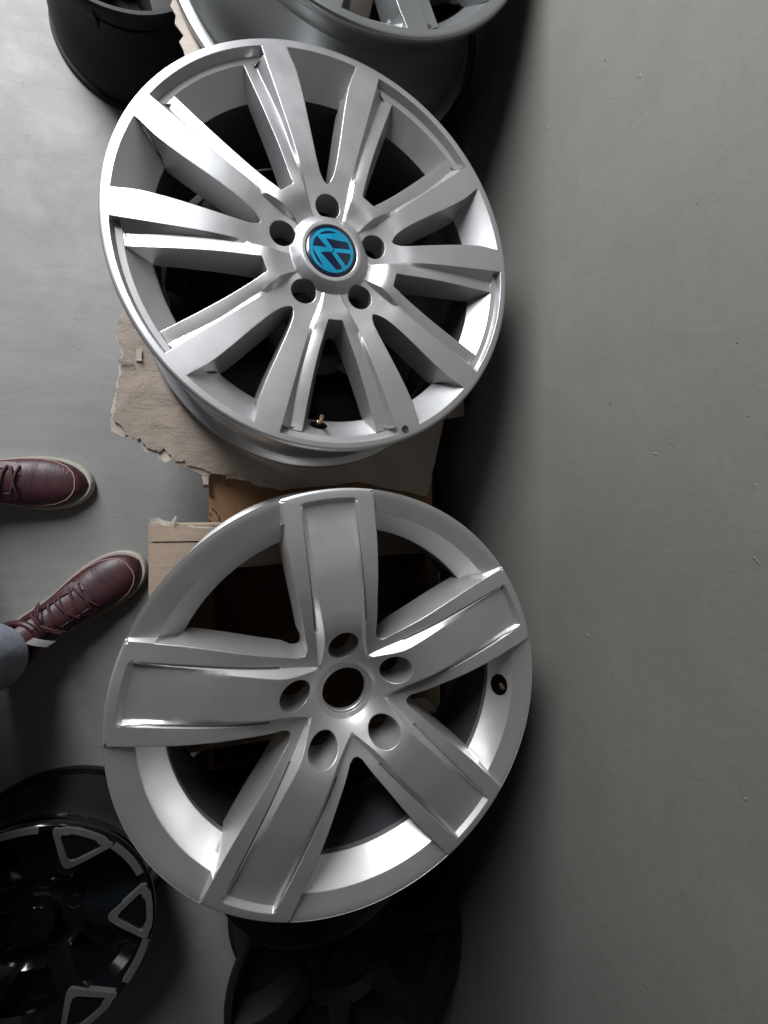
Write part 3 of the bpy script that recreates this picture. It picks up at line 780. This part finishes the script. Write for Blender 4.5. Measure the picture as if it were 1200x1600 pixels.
# shallow black wheel cover lying under the panelled wheel
def wheel_cover(loc, R):
    w = empty('wheel_cover', loc, 'shallow black wheel cover peeking out below the five spoke wheel', 'wheel cover')
    V, F = lathe([(0.0, 0.0), (R * 0.55, -0.002), (R * 0.85, -0.005), (R * 0.95, -0.004), (R * 0.985, -0.008), (R, -0.014), (R * 0.995, -0.05), (R * 0.97, -0.06), (R * 0.95, -0.05), (R * 0.95, -0.016), (0, -0.012)], 80)
    link('disc', mesh('disc', V, F, M_BLACK, 35), w)
    V, F = lathe([(R * 0.70, -0.004), (R * 0.71, 0.0005), (R * 0.74, 0.0005), (R * 0.75, -0.004)], 80); link('ring', mesh('ring', V, F, M_BLACK, 35), w)
    return w
wheel_cover((0.135, -0.592, 0.268), 0.19)

# ------------------------------------------------------------------ cardboard
from mathutils import noise as mnoise
def ragged(pts, amp, step, seed):
    """closed outline with torn edges: coarse bites, medium waves and fine fibres; third value of a corner scales its edge"""
    r = np.random.default_rng(seed); out = []; n = len(pts)
    for i in range(n):
        a, b = np.array(pts[i][:2]), np.array(pts[(i + 1) % n][:2]); L = np.linalg.norm(b - a); k = max(1, int(L / step)); am = pts[i][2] * amp if len(pts[i]) > 2 else amp
        t = (b - a) / max(L, 1e-9); nn = np.array([-t[1], t[0]])
        for q in range(k):
            f = q / k; p = a + (b - a) * f; v = lambda sc: mnoise.noise(Vector((p[0] * sc, p[1] * sc, seed * 3.7)))
            tear = 0.9 * v(38) + 0.5 * (1 if v(75) > 0.12 else -0.3) * abs(v(60)) * 2 + 0.35 * v(160) + 0.14 * (r.random() - 0.5)
            out.append(tuple(p + nn * am * tear * min(1.0, 4 * min(f, 1 - f) + (0.0 if k < 4 else 0.15))))
    return out
def sheet_mesh(name, outline, h, th, m, zf, fill=0.011, side=None):
    """slab with an irregular outline and a dented top"""
    d = Dom(); d.line(outline, True); near = np.array(d.v); lo = near.min(0); hi = near.max(0)
    for x in np.arange(lo[0], hi[0], fill):
        for y in np.arange(lo[1], hi[1], fill):
            p = (x + (rng.random() - .5) * fill * .3, y + (rng.random() - .5) * fill * .3)
            if inpoly(p, outline) and np.min(np.hypot(near[:, 0] - p[0], near[:, 1] - p[1])) > fill * 0.4: d.pt(*p)
    v2, _, f2, *_ = delaunay_2d_cdt([Vector(p) for p in d.v], d.e, [], 0, 1e-7)
    T = []
    for f in f2:
        c = (sum(v2[i][0] for i in f) / 3, sum(v2[i][1] for i in f) / 3)
        if inpoly(c, outline):
            p = [v2[i] for i in f]; ar = (p[1][0] - p[0][0]) * (p[2][1] - p[0][1]) - (p[2][0] - p[0][0]) * (p[1][1] - p[0][1])
            T.append(tuple(f) if ar > 0 else tuple(f)[::-1])
    n = len(v2); V = [(p[0], p[1], h + zf(p[0], p[1])) for p in v2] + [(p[0], p[1], h + zf(p[0], p[1]) - th) for p in v2]
    F = list(T); mi = [0] * len(T); ed = {}
    for f in T:
        for a, b in zip(f, f[1:] + f[:1]): ed[(a, b)] = 1
    for (a, b) in list(ed):
        if (b, a) not in ed: F.append((a, a + n, b + n, b)); mi.append(1)
    F = F[:len(T)] + [q for q in F[len(T):]]
    B = [tuple(i + n for i in f)[::-1] for f in T]; F += B; mi += [0] * len(B)
    return mesh(name, V, F, [m, side or M_TORN], 40, mi)
def dent(amp, sc, seed):
    return lambda x, y: amp * (mnoise.noise(Vector((x * sc, y * sc, seed))) + 0.5 * mnoise.noise(Vector((x * sc * 2.7, y * sc * 2.7, seed + 5))))
def ctr(o, p):
    return [(q[0] - p[0], q[1] - p[1]) + tuple(q[2:]) for q in o]
# flattened grey-brown sheet under the ten spoke wheel
H1 = 0.2215
px1 = [(184, 497, 1.0), (189, 560, .6), (184, 590, .6), (176, 652, 1.2), (192, 678, 1.6), (238, 703, 1.6), (300, 728, 1.0), (372, 742, .5), (440, 762, .3), (560, 753, .3), (668, 775, .2), (694, 655, .2)]
o1 = [tuple(W(a, b, H1)[:2]) + (k,) for a, b, k in px1] + [(0.43, 0.19, .5), (0.43, 0.25, .5), (0.37, 0.30, .4)]
o1 += [(0.118 + 0.238 * math.cos(R_(a)), 0.352 + 0.238 * math.sin(R_(a)), .4) for a in range(-12, -190, -12)] + [(-0.15, 0.41, .5)]
w1 = empty('cardboard_sheet', (0.1, 0.3, H1), 'worn grey brown cardboard sheet under the ten spoke wheel', 'cardboard sheet')
dz = dent(0.0035, 14, 1.0); crease_x = W(248, 620, H1)[0]
def z1(x, y):
    x += 0.1; y += 0.3; e = max(0, -0.03 - x)
    return dz(x, y) * min(1, max(0.0, (0.03 - x) / 0.06)) - 0.0022 * math.exp(-((x - crease_x) / 0.004) ** 2) - 0.02 * e
link('panel', sheet_mesh('panel', ctr(ragged(o1, 0.0085, 0.0045, 3), (0.1, 0.3)), 0, 0.0022, M_CARD1, z1, 0.009), w1)
o1b = [tuple(np.array(p[:2]) + 0.006 * np.array(((-0.7, -0.9) if p[1] < 0.26 else (0, 0))) * (1 if p[0] < 0.2 else 0)) + (p[2] * 1.1,) for p in o1]
link('lower_ply', sheet_mesh('lower_ply', ctr(ragged(o1b, 0.009, 0.0045, 21), (0.1, 0.3)), -0.0045, 0.0022, M_TORN, z1, 0.012), w1)
def torn_strip(parent, pts, h, base, m=None, seed=0, lift=0.004, name='torn_flap'):
    o = [tuple(W(a, b, h)[:2]) for a, b in pts]; c = np.mean(o, 0)
    z = dent(0.003, 40, seed)
    me = sheet_mesh(name, ctr(ragged([q + (0.5,) for q in o], 0.004, 0.006, seed), base), h - parent.location[2] + lift, 0.0012, m or M_TORN, lambda x, y: z(x, y), 0.006)
    return link(name, me, parent)
b1 = (0.1, 0.3)
torn_strip(w1, [(186, 560), (207, 563), (208, 567), (186, 568)], H1, b1, M_CARD1, seed=2, lift=0.002)
torn_strip(w1, [(213, 544), (222, 545), (222, 564), (211, 563)], H1, b1, seed=3, lift=0.0012)
torn_strip(w1, [(314, 730), (326, 732), (325, 757), (317, 757)], H1, b1, seed=8, lift=-0.006)
torn_strip(w1, [(317, 757), (325, 757), (326, 762), (317, 762)], H1, b1, M_MARK, seed=9, lift=-0.007, name='torn_edge')
# orange-brown carton between the stacks
HC = 0.198
def box_part(name, x0, x1, y0, y1, z0, z1_, m, parent, bev=0.003):
    bm = bmesh.new(); bmesh.ops.create_cube(bm, size=1)
    for v in bm.verts: v.co = Vector(((x0 + x1) / 2 + v.co.x * (x1 - x0), (y0 + y1) / 2 + v.co.y * (y1 - y0), (z0 + z1_) / 2 + v.co.z * (z1_ - z0)))
    bmesh.ops.bevel(bm, geom=bm.edges[:], offset=bev, segments=2, affect='EDGES', profile=0.6)
    me = bpy.data.meshes.new(name); bm.to_mesh(me); bm.free(); me.materials.append(m)
    me.polygons.foreach_set('use_smooth', [True] * len(me.polygons)); me.set_sharp_from_angle(angle=R_(40))
    return link(name, me, parent)
xl = W(326, 780, HC)[0]
wc = empty('carton', (0.15, -0.17, 0.0), 'orange brown carton with a perforated hand hole between the two silver wheels', 'carton')
x0_, x1_, y0_, y1_ = xl - 0.15, 0.37 - 0.15, -0.30, 0.245
box_part('top_panel', x0_, x1_, 0.075, y1_, HC - 0.006, HC, M_CARD3, wc)
box_part('bottom_panel', x0_ + 0.004, x1_ - 0.004, y0_ + 0.004, y1_ - 0.004, 0.001, 0.006, M_CARD3, wc)
for q in ((x0_, x0_ + 0.005, y0_, y1_ - 0.0), (x1_ - 0.005, x1_, y0_, y1_), (x0_ + 0.006, x1_ - 0.006, y0_, y0_ + 0.005), (x0_ + 0.006, x1_ - 0.006, y1_ - 0.005, y1_)):
    box_part('side_panel', *q, 0.0, HC - 0.0065, M_CARD3, wc, 0.0015)
for i, ((ax, ay), (bx_, by_)) in enumerate([((328, 801), (330, 806)), ((331, 794), (334, 797)), ((336, 798), (339, 803)), ((342, 806), (343, 815)), ((328, 812), (328, 822)), ((335, 821), (341, 822)), ((327, 771), (330, 777)), ((331, 776), (334, 778)), ((356, 758), (358, 760))]):
    a = W(ax, ay, HC); b = W(bx_, by_, HC); d = (b - a) / np.linalg.norm(b - a); nn = np.array([-d[1], d[0], 0]) * 0.0013
    q = [a - nn, b - nn, b + nn, a + nn]; V = [(p[0] - 0.15, p[1] + 0.17, HC + 0.0003) for p in q] + [(p[0] - 0.15, p[1] + 0.17, HC + 0.0012) for p in q]
    link('perforation', mesh('perforation', V, [(4, 5, 6, 7), (0, 1, 5, 4), (1, 2, 6, 5), (2, 3, 7, 6), (3, 0, 4, 7)], M_MARK, None), wc)
# pale shallow carton that carries the five spoke wheel
HB = 0.262
pA = W(232, 813, HB); pB = W(345, 826, HB); pC = W(232, 935, HB); pD = W(232, 848, HB); pE = W(345, 851, HB)
wb_ = empty('shallow_carton', (0.1, -0.18, HC), 'pale brown shallow carton with a torn top flap under the five spoke wheel', 'carton')
x0_, x1_, y0_, y1_ = pA[0] + 0.003 - 0.1, 0.36 - 0.1, -0.398 + 0.18, pA[1] - 0.006 + 0.18
for q in ((x0_, x0_ + 0.005, y0_, y1_), (x1_ - 0.005, x1_, y0_, y1_), (x0_ + 0.006, x1_ - 0.006, y0_, y0_ + 0.005), (x0_ + 0.006, x1_ - 0.006, y1_ - 0.005, y1_)):
    box_part('side_panel', *q, 0.0, HB - HC - 0.006, M_CARD2, wb_, 0.0015)
bb = (0.1, -0.18)
box_part('bottom_panel', x0_ + 0.006, -0.055 - 0.1, y0_ + 0.006, y1_ - 0.006, 0.001, 0.005, M_CARD3, wb_, 0.0015)  # hidden strip added to stop light leaking in from the left
o2 = [(pD[0], pD[1] - 0.0006, 0.1), (0.33, pE[1] - 0.0006, .1), (0.33, -0.085, .1), (-0.04, -0.10, .3), (-0.085, -0.15, .3), (-0.098, -0.25, .3), (-0.085, -0.397, .3), (pC[0], -0.397, .1)]
link('top_panel', sheet_mesh('top_panel', ctr(ragged(o2, 0.003, 0.02, 5), bb), HB - HC, 0.0035, M_CARD2, dent(0.0007, 12, 3), 0.015), wb_)
o3 = [tuple(W(a, b, HB)[:2]) + (k,) for a, b, k in [(232, 846, .1), (232, 817, .8), (252, 820, 1.2), (275, 822, 1.0), (300, 824, .5), (345, 826, .2)]] + [(0.31, pB[1], .1), (0.31, pE[1] + 0.0012, .1)]
zz3 = dent(0.0012, 20, 8)
link('flap', sheet_mesh('flap', ctr(ragged(o3, 0.006, 0.004, 6), bb), HB - HC + 0.001, 0.0035, M_CARD2, zz3, 0.008), wb_)
torn_strip(wb_, [(233, 810), (246, 809), (252, 812), (270, 816), (276, 812), (275, 822), (262, 822), (233, 819)], HB, bb, seed=12, lift=-0.003)
torn_strip(wb_, [(268, 815), (274, 806), (277, 808), (273, 820)], HB, bb, seed=13, lift=0.004)
torn_strip(wb_, [(275, 820), (345, 823), (345, 827), (275, 824)], HB, bb, seed=14, lift=-0.002)
# torn scrap under the wheel at the top
HS = 0.2405
ps = [(266, 9, 1), (273, 36, 1), (287, 55, 1), (289, 88, 1), (302, 88, 1), (330, 100, .5)]
o4 = [tuple(W(a, b, HS)[:2]) + (k,) for a, b, k in ps] + [(0.2, 0.80, .2), (0.25, 1.05, .2), (-0.02, 1.1, .2)]
w4 = empty('cardboard_sheet', (0.05, 0.9, HS), 'pale torn cardboard scrap under the wheel at the top edge', 'cardboard sheet')
link('panel', sheet_mesh('panel', ctr(ragged(o4, 0.008, 0.01, 11), (0.05, 0.9)), 0, 0.003, M_TORN, dent(0.002, 18, 4), 0.014), w4)

# ------------------------------------------------------------------ the person's feet and legs
def leather():
    m, nt, b = new_mat('maroon_leather'); c = coords(nt)
    n1 = noise(nt, 26, 5, 0.6, c); vo = N(nt, 'ShaderNodeTexVoronoi'); vo.inputs['Scale'].default_value = 420; nt.links.new(c, vo.inputs['Vector'])
    nt.links.new(ramp(nt, n1.outputs['Fac'], [(0.3, (0.022, 0.0045, 0.0075)), (0.7, (0.045, 0.009, 0.0135))]).outputs['Color'], b.inputs['Base Color'])
    b.inputs['Roughness'].default_value = 0.48; b.inputs['Coat Weight'].default_value = 0.05; b.inputs['Coat Roughness'].default_value = 0.2
    mp = N(nt, 'ShaderNodeMapping'); mp.inputs['Scale'].default_value = (60, 14, 14); nt.links.new(c, mp.inputs['Vector'])
    cr = noise(nt, 1.5, 4, 0.6, mp.outputs['Vector'], 0.6)
    b1 = bump(nt, vo.outputs['Distance'], 0.12, 0.0006); b2 = bump(nt, cr.outputs['Fac'], 0.35, 0.003, b1.outputs['Normal'])
    nt.links.new(b2.outputs['Normal'], b.inputs['Normal']); return m
def cloth(name, col, sc):
    m, nt, b = new_mat(name); c = coords(nt)
    wv = N(nt, 'ShaderNodeTexWave'); wv.inputs['Scale'].default_value = sc; wv.inputs['Distortion'].default_value = 1.5; nt.links.new(c, wv.inputs['Vector'])
    n1 = noise(nt, 22, 5, 0.6, c)
    nt.links.new(ramp(nt, n1.outputs['Fac'], [(0.3, tuple(x * 0.8 for x in col)), (0.7, tuple(x * 1.15 for x in col))]).outputs['Color'], b.inputs['Base Color'])
    b.inputs['Roughness'].default_value = 0.9; b.inputs['Specular IOR Level'].default_value = 0.2
    b1 = bump(nt, wv.outputs['Fac'], 0.25, 0.0008); b2 = bump(nt, n1.outputs['Fac'], 0.4, 0.006, b1.outputs['Normal'])
    nt.links.new(b2.outputs['Normal'], b.inputs['Normal']); return m
M_LEATHER = leather(); M_SOCK = cloth('maroon_sock_knit', (0.05, 0.014, 0.018), 500); M_DENIM = cloth('pale_blue_grey_cotton', (0.19, 0.205, 0.24), 420)
M_SOLE = simple('cream_rubber', (0.34, 0.315, 0.265), 0.6); M_LACE = simple('maroon_lace', (0.05, 0.011, 0.016), 0.75); M_LABEL = simple('white_grey_label', (0.42, 0.42, 0.41), 0.7, nscale=220, var=0.25); M_STITCH = simple('pale_stitching', (0.30, 0.18, 0.14), 0.7)
SW = lerp_tab([(0.0, 0.006), (0.006, 0.020), (0.02, 0.030), (0.06, 0.036), (0.12, 0.037), (0.17, 0.045), (0.205, 0.050), (0.235, 0.048), (0.26, 0.040), (0.278, 0.027), (0.287, 0.014), (0.290, 0.004)])
SH = lerp_tab([(0.0, 0.066), (0.03, 0.085), (0.08, 0.098), (0.105, 0.099), (0.14, 0.086), (0.18, 0.070), (0.22, 0.058), (0.25, 0.051), (0.275, 0.042), (0.290, 0.030)])
def shoe_surf(s, t, lift=0.0):
    """point of the upper: s along the length, t from -1 (outer edge) over the top to 1"""
    w, h = SW(s) - 0.003 + lift, SH(s) + lift; a = t * PI / 2; z0 = 0.018
    cx = math.copysign(abs(math.sin(a)) ** 0.80, t); cz = abs(math.cos(a)) ** 0.62
    return (s, w * cx, z0 + (h - z0) * cz)
def shoe(parent, loc, rotz, side, cuff_rot):
    root = bpy.data.objects.new('shoe', None); C.objects.link(root); root.parent = parent; root.location = loc; root.rotation_euler = (0, 0, rotz); root.empty_display_size = 0.03
    ss = list(np.linspace(0.0, 0.02, 5)) + list(np.linspace(0.03, 0.26, 26)) + list(np.linspace(0.265, 0.290, 9)); K = 25
    V = []; F = []
    for s in ss:
        for q in range(K):
            t = -1 + 2 * q / (K - 1); x, y, z = shoe_surf(s, t)
            if 0.15 < s < 0.225 and abs(t) < 0.8: z += 0.0012 * math.sin((s - 0.15) * 260) * (1 - abs(t))
            V.append((x, y, z))
    for i in range(len(ss) - 1):
        for q in range(K - 1): a = i * K + q; F.append((a, a + 1, a + K + 1, a + K))
    F = [f[::-1] for f in F]
    up = link('upper', mesh('upper', V, F, M_LEATHER, 60), root)
    # sole with its foxing band
    n = 40; out = []
    xs = [0.290 * (0.5 - 0.5 * math.cos(PI * i / n)) for i in range(n + 1)]
    for x in xs: out.append((0.145 + (x - 0.145) * 1.035, SW(x) + 0.0015))
    for x in xs[::-1][1:-1]: out.append((0.145 + (x - 0.145) * 1.035, -SW(x) - 0.0015))
    m_ = len(out); V = []
    for f, z in ((0.985, 0.0), (1.0, 0.003), (1.0, 0.022), (0.985, 0.025), (0.93, 0.025)):
        for x, y in out: V.append((0.145 + (x - 0.145) * f, y * (f if f > 0.95 else 0.90), z))
    F = [tuple(range(m_))]
    for k in range(4):
        for i in range(m_): j = (i + 1) % m_; F.append((k * m_ + j, k * m_ + i, (k + 1) * m_ + i, (k + 1) * m_ + j))
    link('sole', mesh('sole', V, F, M_SOLE, 45), root)
    # toe apron seam, eyelet stays, collar
    def ontop(pts, r, name, m, lift=0.0):
        V, F = tube([shoe_surf(s, t, lift) for s, t in pts], r, 8); return link(name, mesh(name, V, F, m, 60), up)
    ap = [(0.185, -0.78), (0.215, -0.76), (0.24, -0.70), (0.258, -0.58), (0.268, -0.38), (0.272, -0.15), (0.272, 0.15), (0.268, 0.38), (0.258, 0.58), (0.24, 0.70), (0.215, 0.76), (0.185, 0.78)]
    ontop(ap, 0.0011, 'apron_seam', M_STITCH, 0.0004)
    for sg in (-1, 1):
        V = []; F = []; L_ = [(0.095, 0.50), (0.115, 0.47), (0.14, 0.43), (0.165, 0.40), (0.185, 0.36), (0.195, 0.20)]
        for s, t in L_:
            for dt, lf in ((-0.12, 0.0), (-0.10, 0.0024), (0.14, 0.0024), (0.17, 0.0)): V.append(shoe_surf(s, sg * (t + dt), lf))
        for i in range(len(L_) - 1):
            for q in range(3): a = i * 4 + q; F.append((a, a + 1, a + 5, a + 4) if sg < 0 else (a, a + 4, a + 5, a + 1))
        link('eyelet_stay', mesh('eyelet_stay', V, F, M_LEATHER, 40), up)
    # tongue
    V = []; F = []; L_ = [(0.078, 0.34), (0.10, 0.33), (0.13, 0.30), (0.16, 0.26), (0.19, 0.2)]
    for i, (s, t) in enumerate(L_):
        for q in range(7):
            f = -1 + 2 * q / 6; p = shoe_surf(s, t * f, 0.001); V.append((p[0], p[1], p[2] + (0.018 if i == 0 else 0.006 if i == 1 else 0.001)))
    for i in range(len(L_) - 1):
        for q in range(6): a = i * 7 + q; F.append((a, a + 7, a + 8, a + 1))
    tg = link('tongue', mesh('tongue', V, F, M_LEATHER, 60), up)
    # laces: bars across the tongue and a bow
    for i, s in enumerate((0.118, 0.136, 0.154, 0.172, 0.188)):
        tt = 0.47 - i * 0.035; ds = 0.010 if i % 2 else -0.010
        V, F = tube([(lambda p: (p[0], p[1], p[2] + 0.0035 * (1 - (2 * q / 8 - 1) ** 2) + 0.0015))(shoe_surf(s + ds * (q / 8 - 0.5), tt * (2 * q / 8 - 1), 0.002)) for q in range(9)], 0.0021, 7)
        link('lace', mesh('lace', V, F, M_LACE, 60), up)
        V, F = tube([(lambda p: (p[0], p[1], p[2] + 0.0030 * (1 - (2 * q / 8 - 1) ** 2) + 0.0012))(shoe_surf(s - 0.012 * (q / 8 - 0.5), -tt * (2 * q / 8 - 1), 0.002)) for q in range(9)], 0.0019, 7)
        link('lace', mesh('lace', V, F, M_LACE, 60), up)
    for sg in (-1, 1):
        b0 = Vector(shoe_surf(0.118, 0.0, 0.006))
        V, F = tube([b0 + Vector(p) for p in ((0, 0, 0), (0.008, sg * 0.012, 0.007), (0.014, sg * 0.026, 0.0), (0.016, sg * 0.034, -0.012), (0.008, sg * 0.030, -0.010), (0.002, sg * 0.014, 0.003), (0, 0, 0.001))], 0.0019, 7)
        link('lace_bow', mesh('lace_bow', V, F, M_LACE, 60), up)
    # white woven label on the side of the tongue
    V = []; F = []
    for i, s in enumerate(np.linspace(0.086, 0.102, 4)):
        for q in range(5):
            t = side * (0.10 + 0.07 * q) ; p = shoe_surf(s + 0.004 * q, t, 0.013); V.append((p[0], p[1] + side * 0.002 * q, p[2]))
    for i in range(3):
        for q in range(4): a = i * 5 + q; F.append((a, a + 5, a + 6, a + 1) if side > 0 else (a, a + 1, a + 6, a + 5))
    link('tongue_label', mesh('tongue_label', V, F, M_LABEL, 60), up)
    # padded collar and sock
    col = []
    for q in range(25):
        a = 2 * PI * q / 24; x = 0.055 + 0.050 * math.cos(a); y = 0.036 * math.sin(a); col.append((x, y, 0.086 + 0.012 * math.cos(a) + 0.003 * math.cos(2 * a)))
    V, F = tube(col, 0.0065, 8); link('collar', mesh('collar', V, F, M_LEATHER, 60), up)
    return root
person = empty('person', (-0.5, -0.1, 0.0), 'person standing in maroon leather shoes and pale grey trousers, only feet in view', 'person')
def put_shoe(toe, ang, side):
    d = Vector((math.cos(ang), math.sin(ang), 0)); o = Vector((toe[0], toe[1], 0)) - d * 0.293
    s = shoe(person, o - Vector(person.location), ang, side, 0)
    return o + d * 0.055, d
an1, d1 = put_shoe((-0.290, 0.046), R_(-1), 1)
an2, d2 = put_shoe((-0.203, -0.106), R_(36), -1)
def leg_ring(c, ax, rx, ry, n, wob, seed):
    return [(c[0] + math.cos(a) * rx * (1 + wob * mnoise.noise(Vector((math.cos(a) * 2, math.sin(a) * 2, seed)))), c[1] + math.sin(a) * ry * (1 + wob * mnoise.noise(Vector((math.cos(a) * 2 + 9, math.sin(a) * 2, seed)))), c[2]) for a in [2 * PI * i / n for i in range(n)]]
pl = Vector(person.location)
for an in (an1, an2):
    V = []; F = []; n = 18
    for z, rx, ry, dx in ((0.05, 0.038, 0.032, 0.0), (0.085, 0.041, 0.032, -0.004), (0.115, 0.038, 0.033, -0.018), (0.15, 0.038, 0.036, -0.036), (0.20, 0.038, 0.038, -0.055)):
        V += leg_ring((an.x + dx - pl.x, an.y + dx * 0.35 - pl.y, z), None, rx, ry, n, 0.03, z * 20)
    for i in range(4):
        for k in range(n): k2 = (k + 1) % n; F.append((i * n + k, i * n + k2, (i + 1) * n + k2, (i + 1) * n + k))
    link('sock', mesh('sock', V, F, M_SOCK, 60), person)
V = []; F = []; n = 28
hip = [Vector((-0.60, 0.03, 0.86)), Vector((-0.60, -0.17, 0.86))]
for an, hp in zip((an1, an2), hip):
    o_ = len(V); zs_ = [0.118, 0.112, 0.116, 0.14, 0.17, 0.21, 0.26, 0.33, 0.42, 0.52, 0.64, 0.76, 0.86]
    for i, z in enumerate(zs_):
        f = max(0, (z - 0.11) / 0.75); kn = math.sin(min(1, f) * PI) * 0.03
        c = (an.x + (hp.x - an.x) * f + kn - 0.026 - pl.x, an.y + (hp.y - an.y) * f - 0.010 - pl.y, z)
        r = float(np.interp(z, [0.11, 0.2, 0.4, 0.52, 0.86], [0.062, 0.064, 0.080, 0.082, 0.105])) * (0.93 if i == 0 else 1.0)
        V += leg_ring(c, None, r * 1.04, r, n, 0.10 if z > 0.12 else 0.04, z * 14 + an.x)
    for i in range(len(zs_) - 1):
        for k in range(n): k2 = (k + 1) % n; F.append((o_ + i * n + k, o_ + i * n + k2, o_ + (i + 1) * n + k2, o_ + (i + 1) * n + k))
# waist joining the legs
o_ = len(V)
for z, rx, ry in ((0.80, 0.13, 0.20), (0.88, 0.13, 0.19), (0.98, 0.12, 0.17)): V += leg_ring((-0.60 - pl.x, -0.07 - pl.y, z), None, rx, ry, n, 0.03, z)
for i in range(2):
    for k in range(n): k2 = (k + 1) % n; F.append((o_ + i * n + k, o_ + i * n + k2, o_ + (i + 1) * n + k2, o_ + (i + 1) * n + k))
link('trousers', mesh('trousers', V, F, M_DENIM, 60), person)
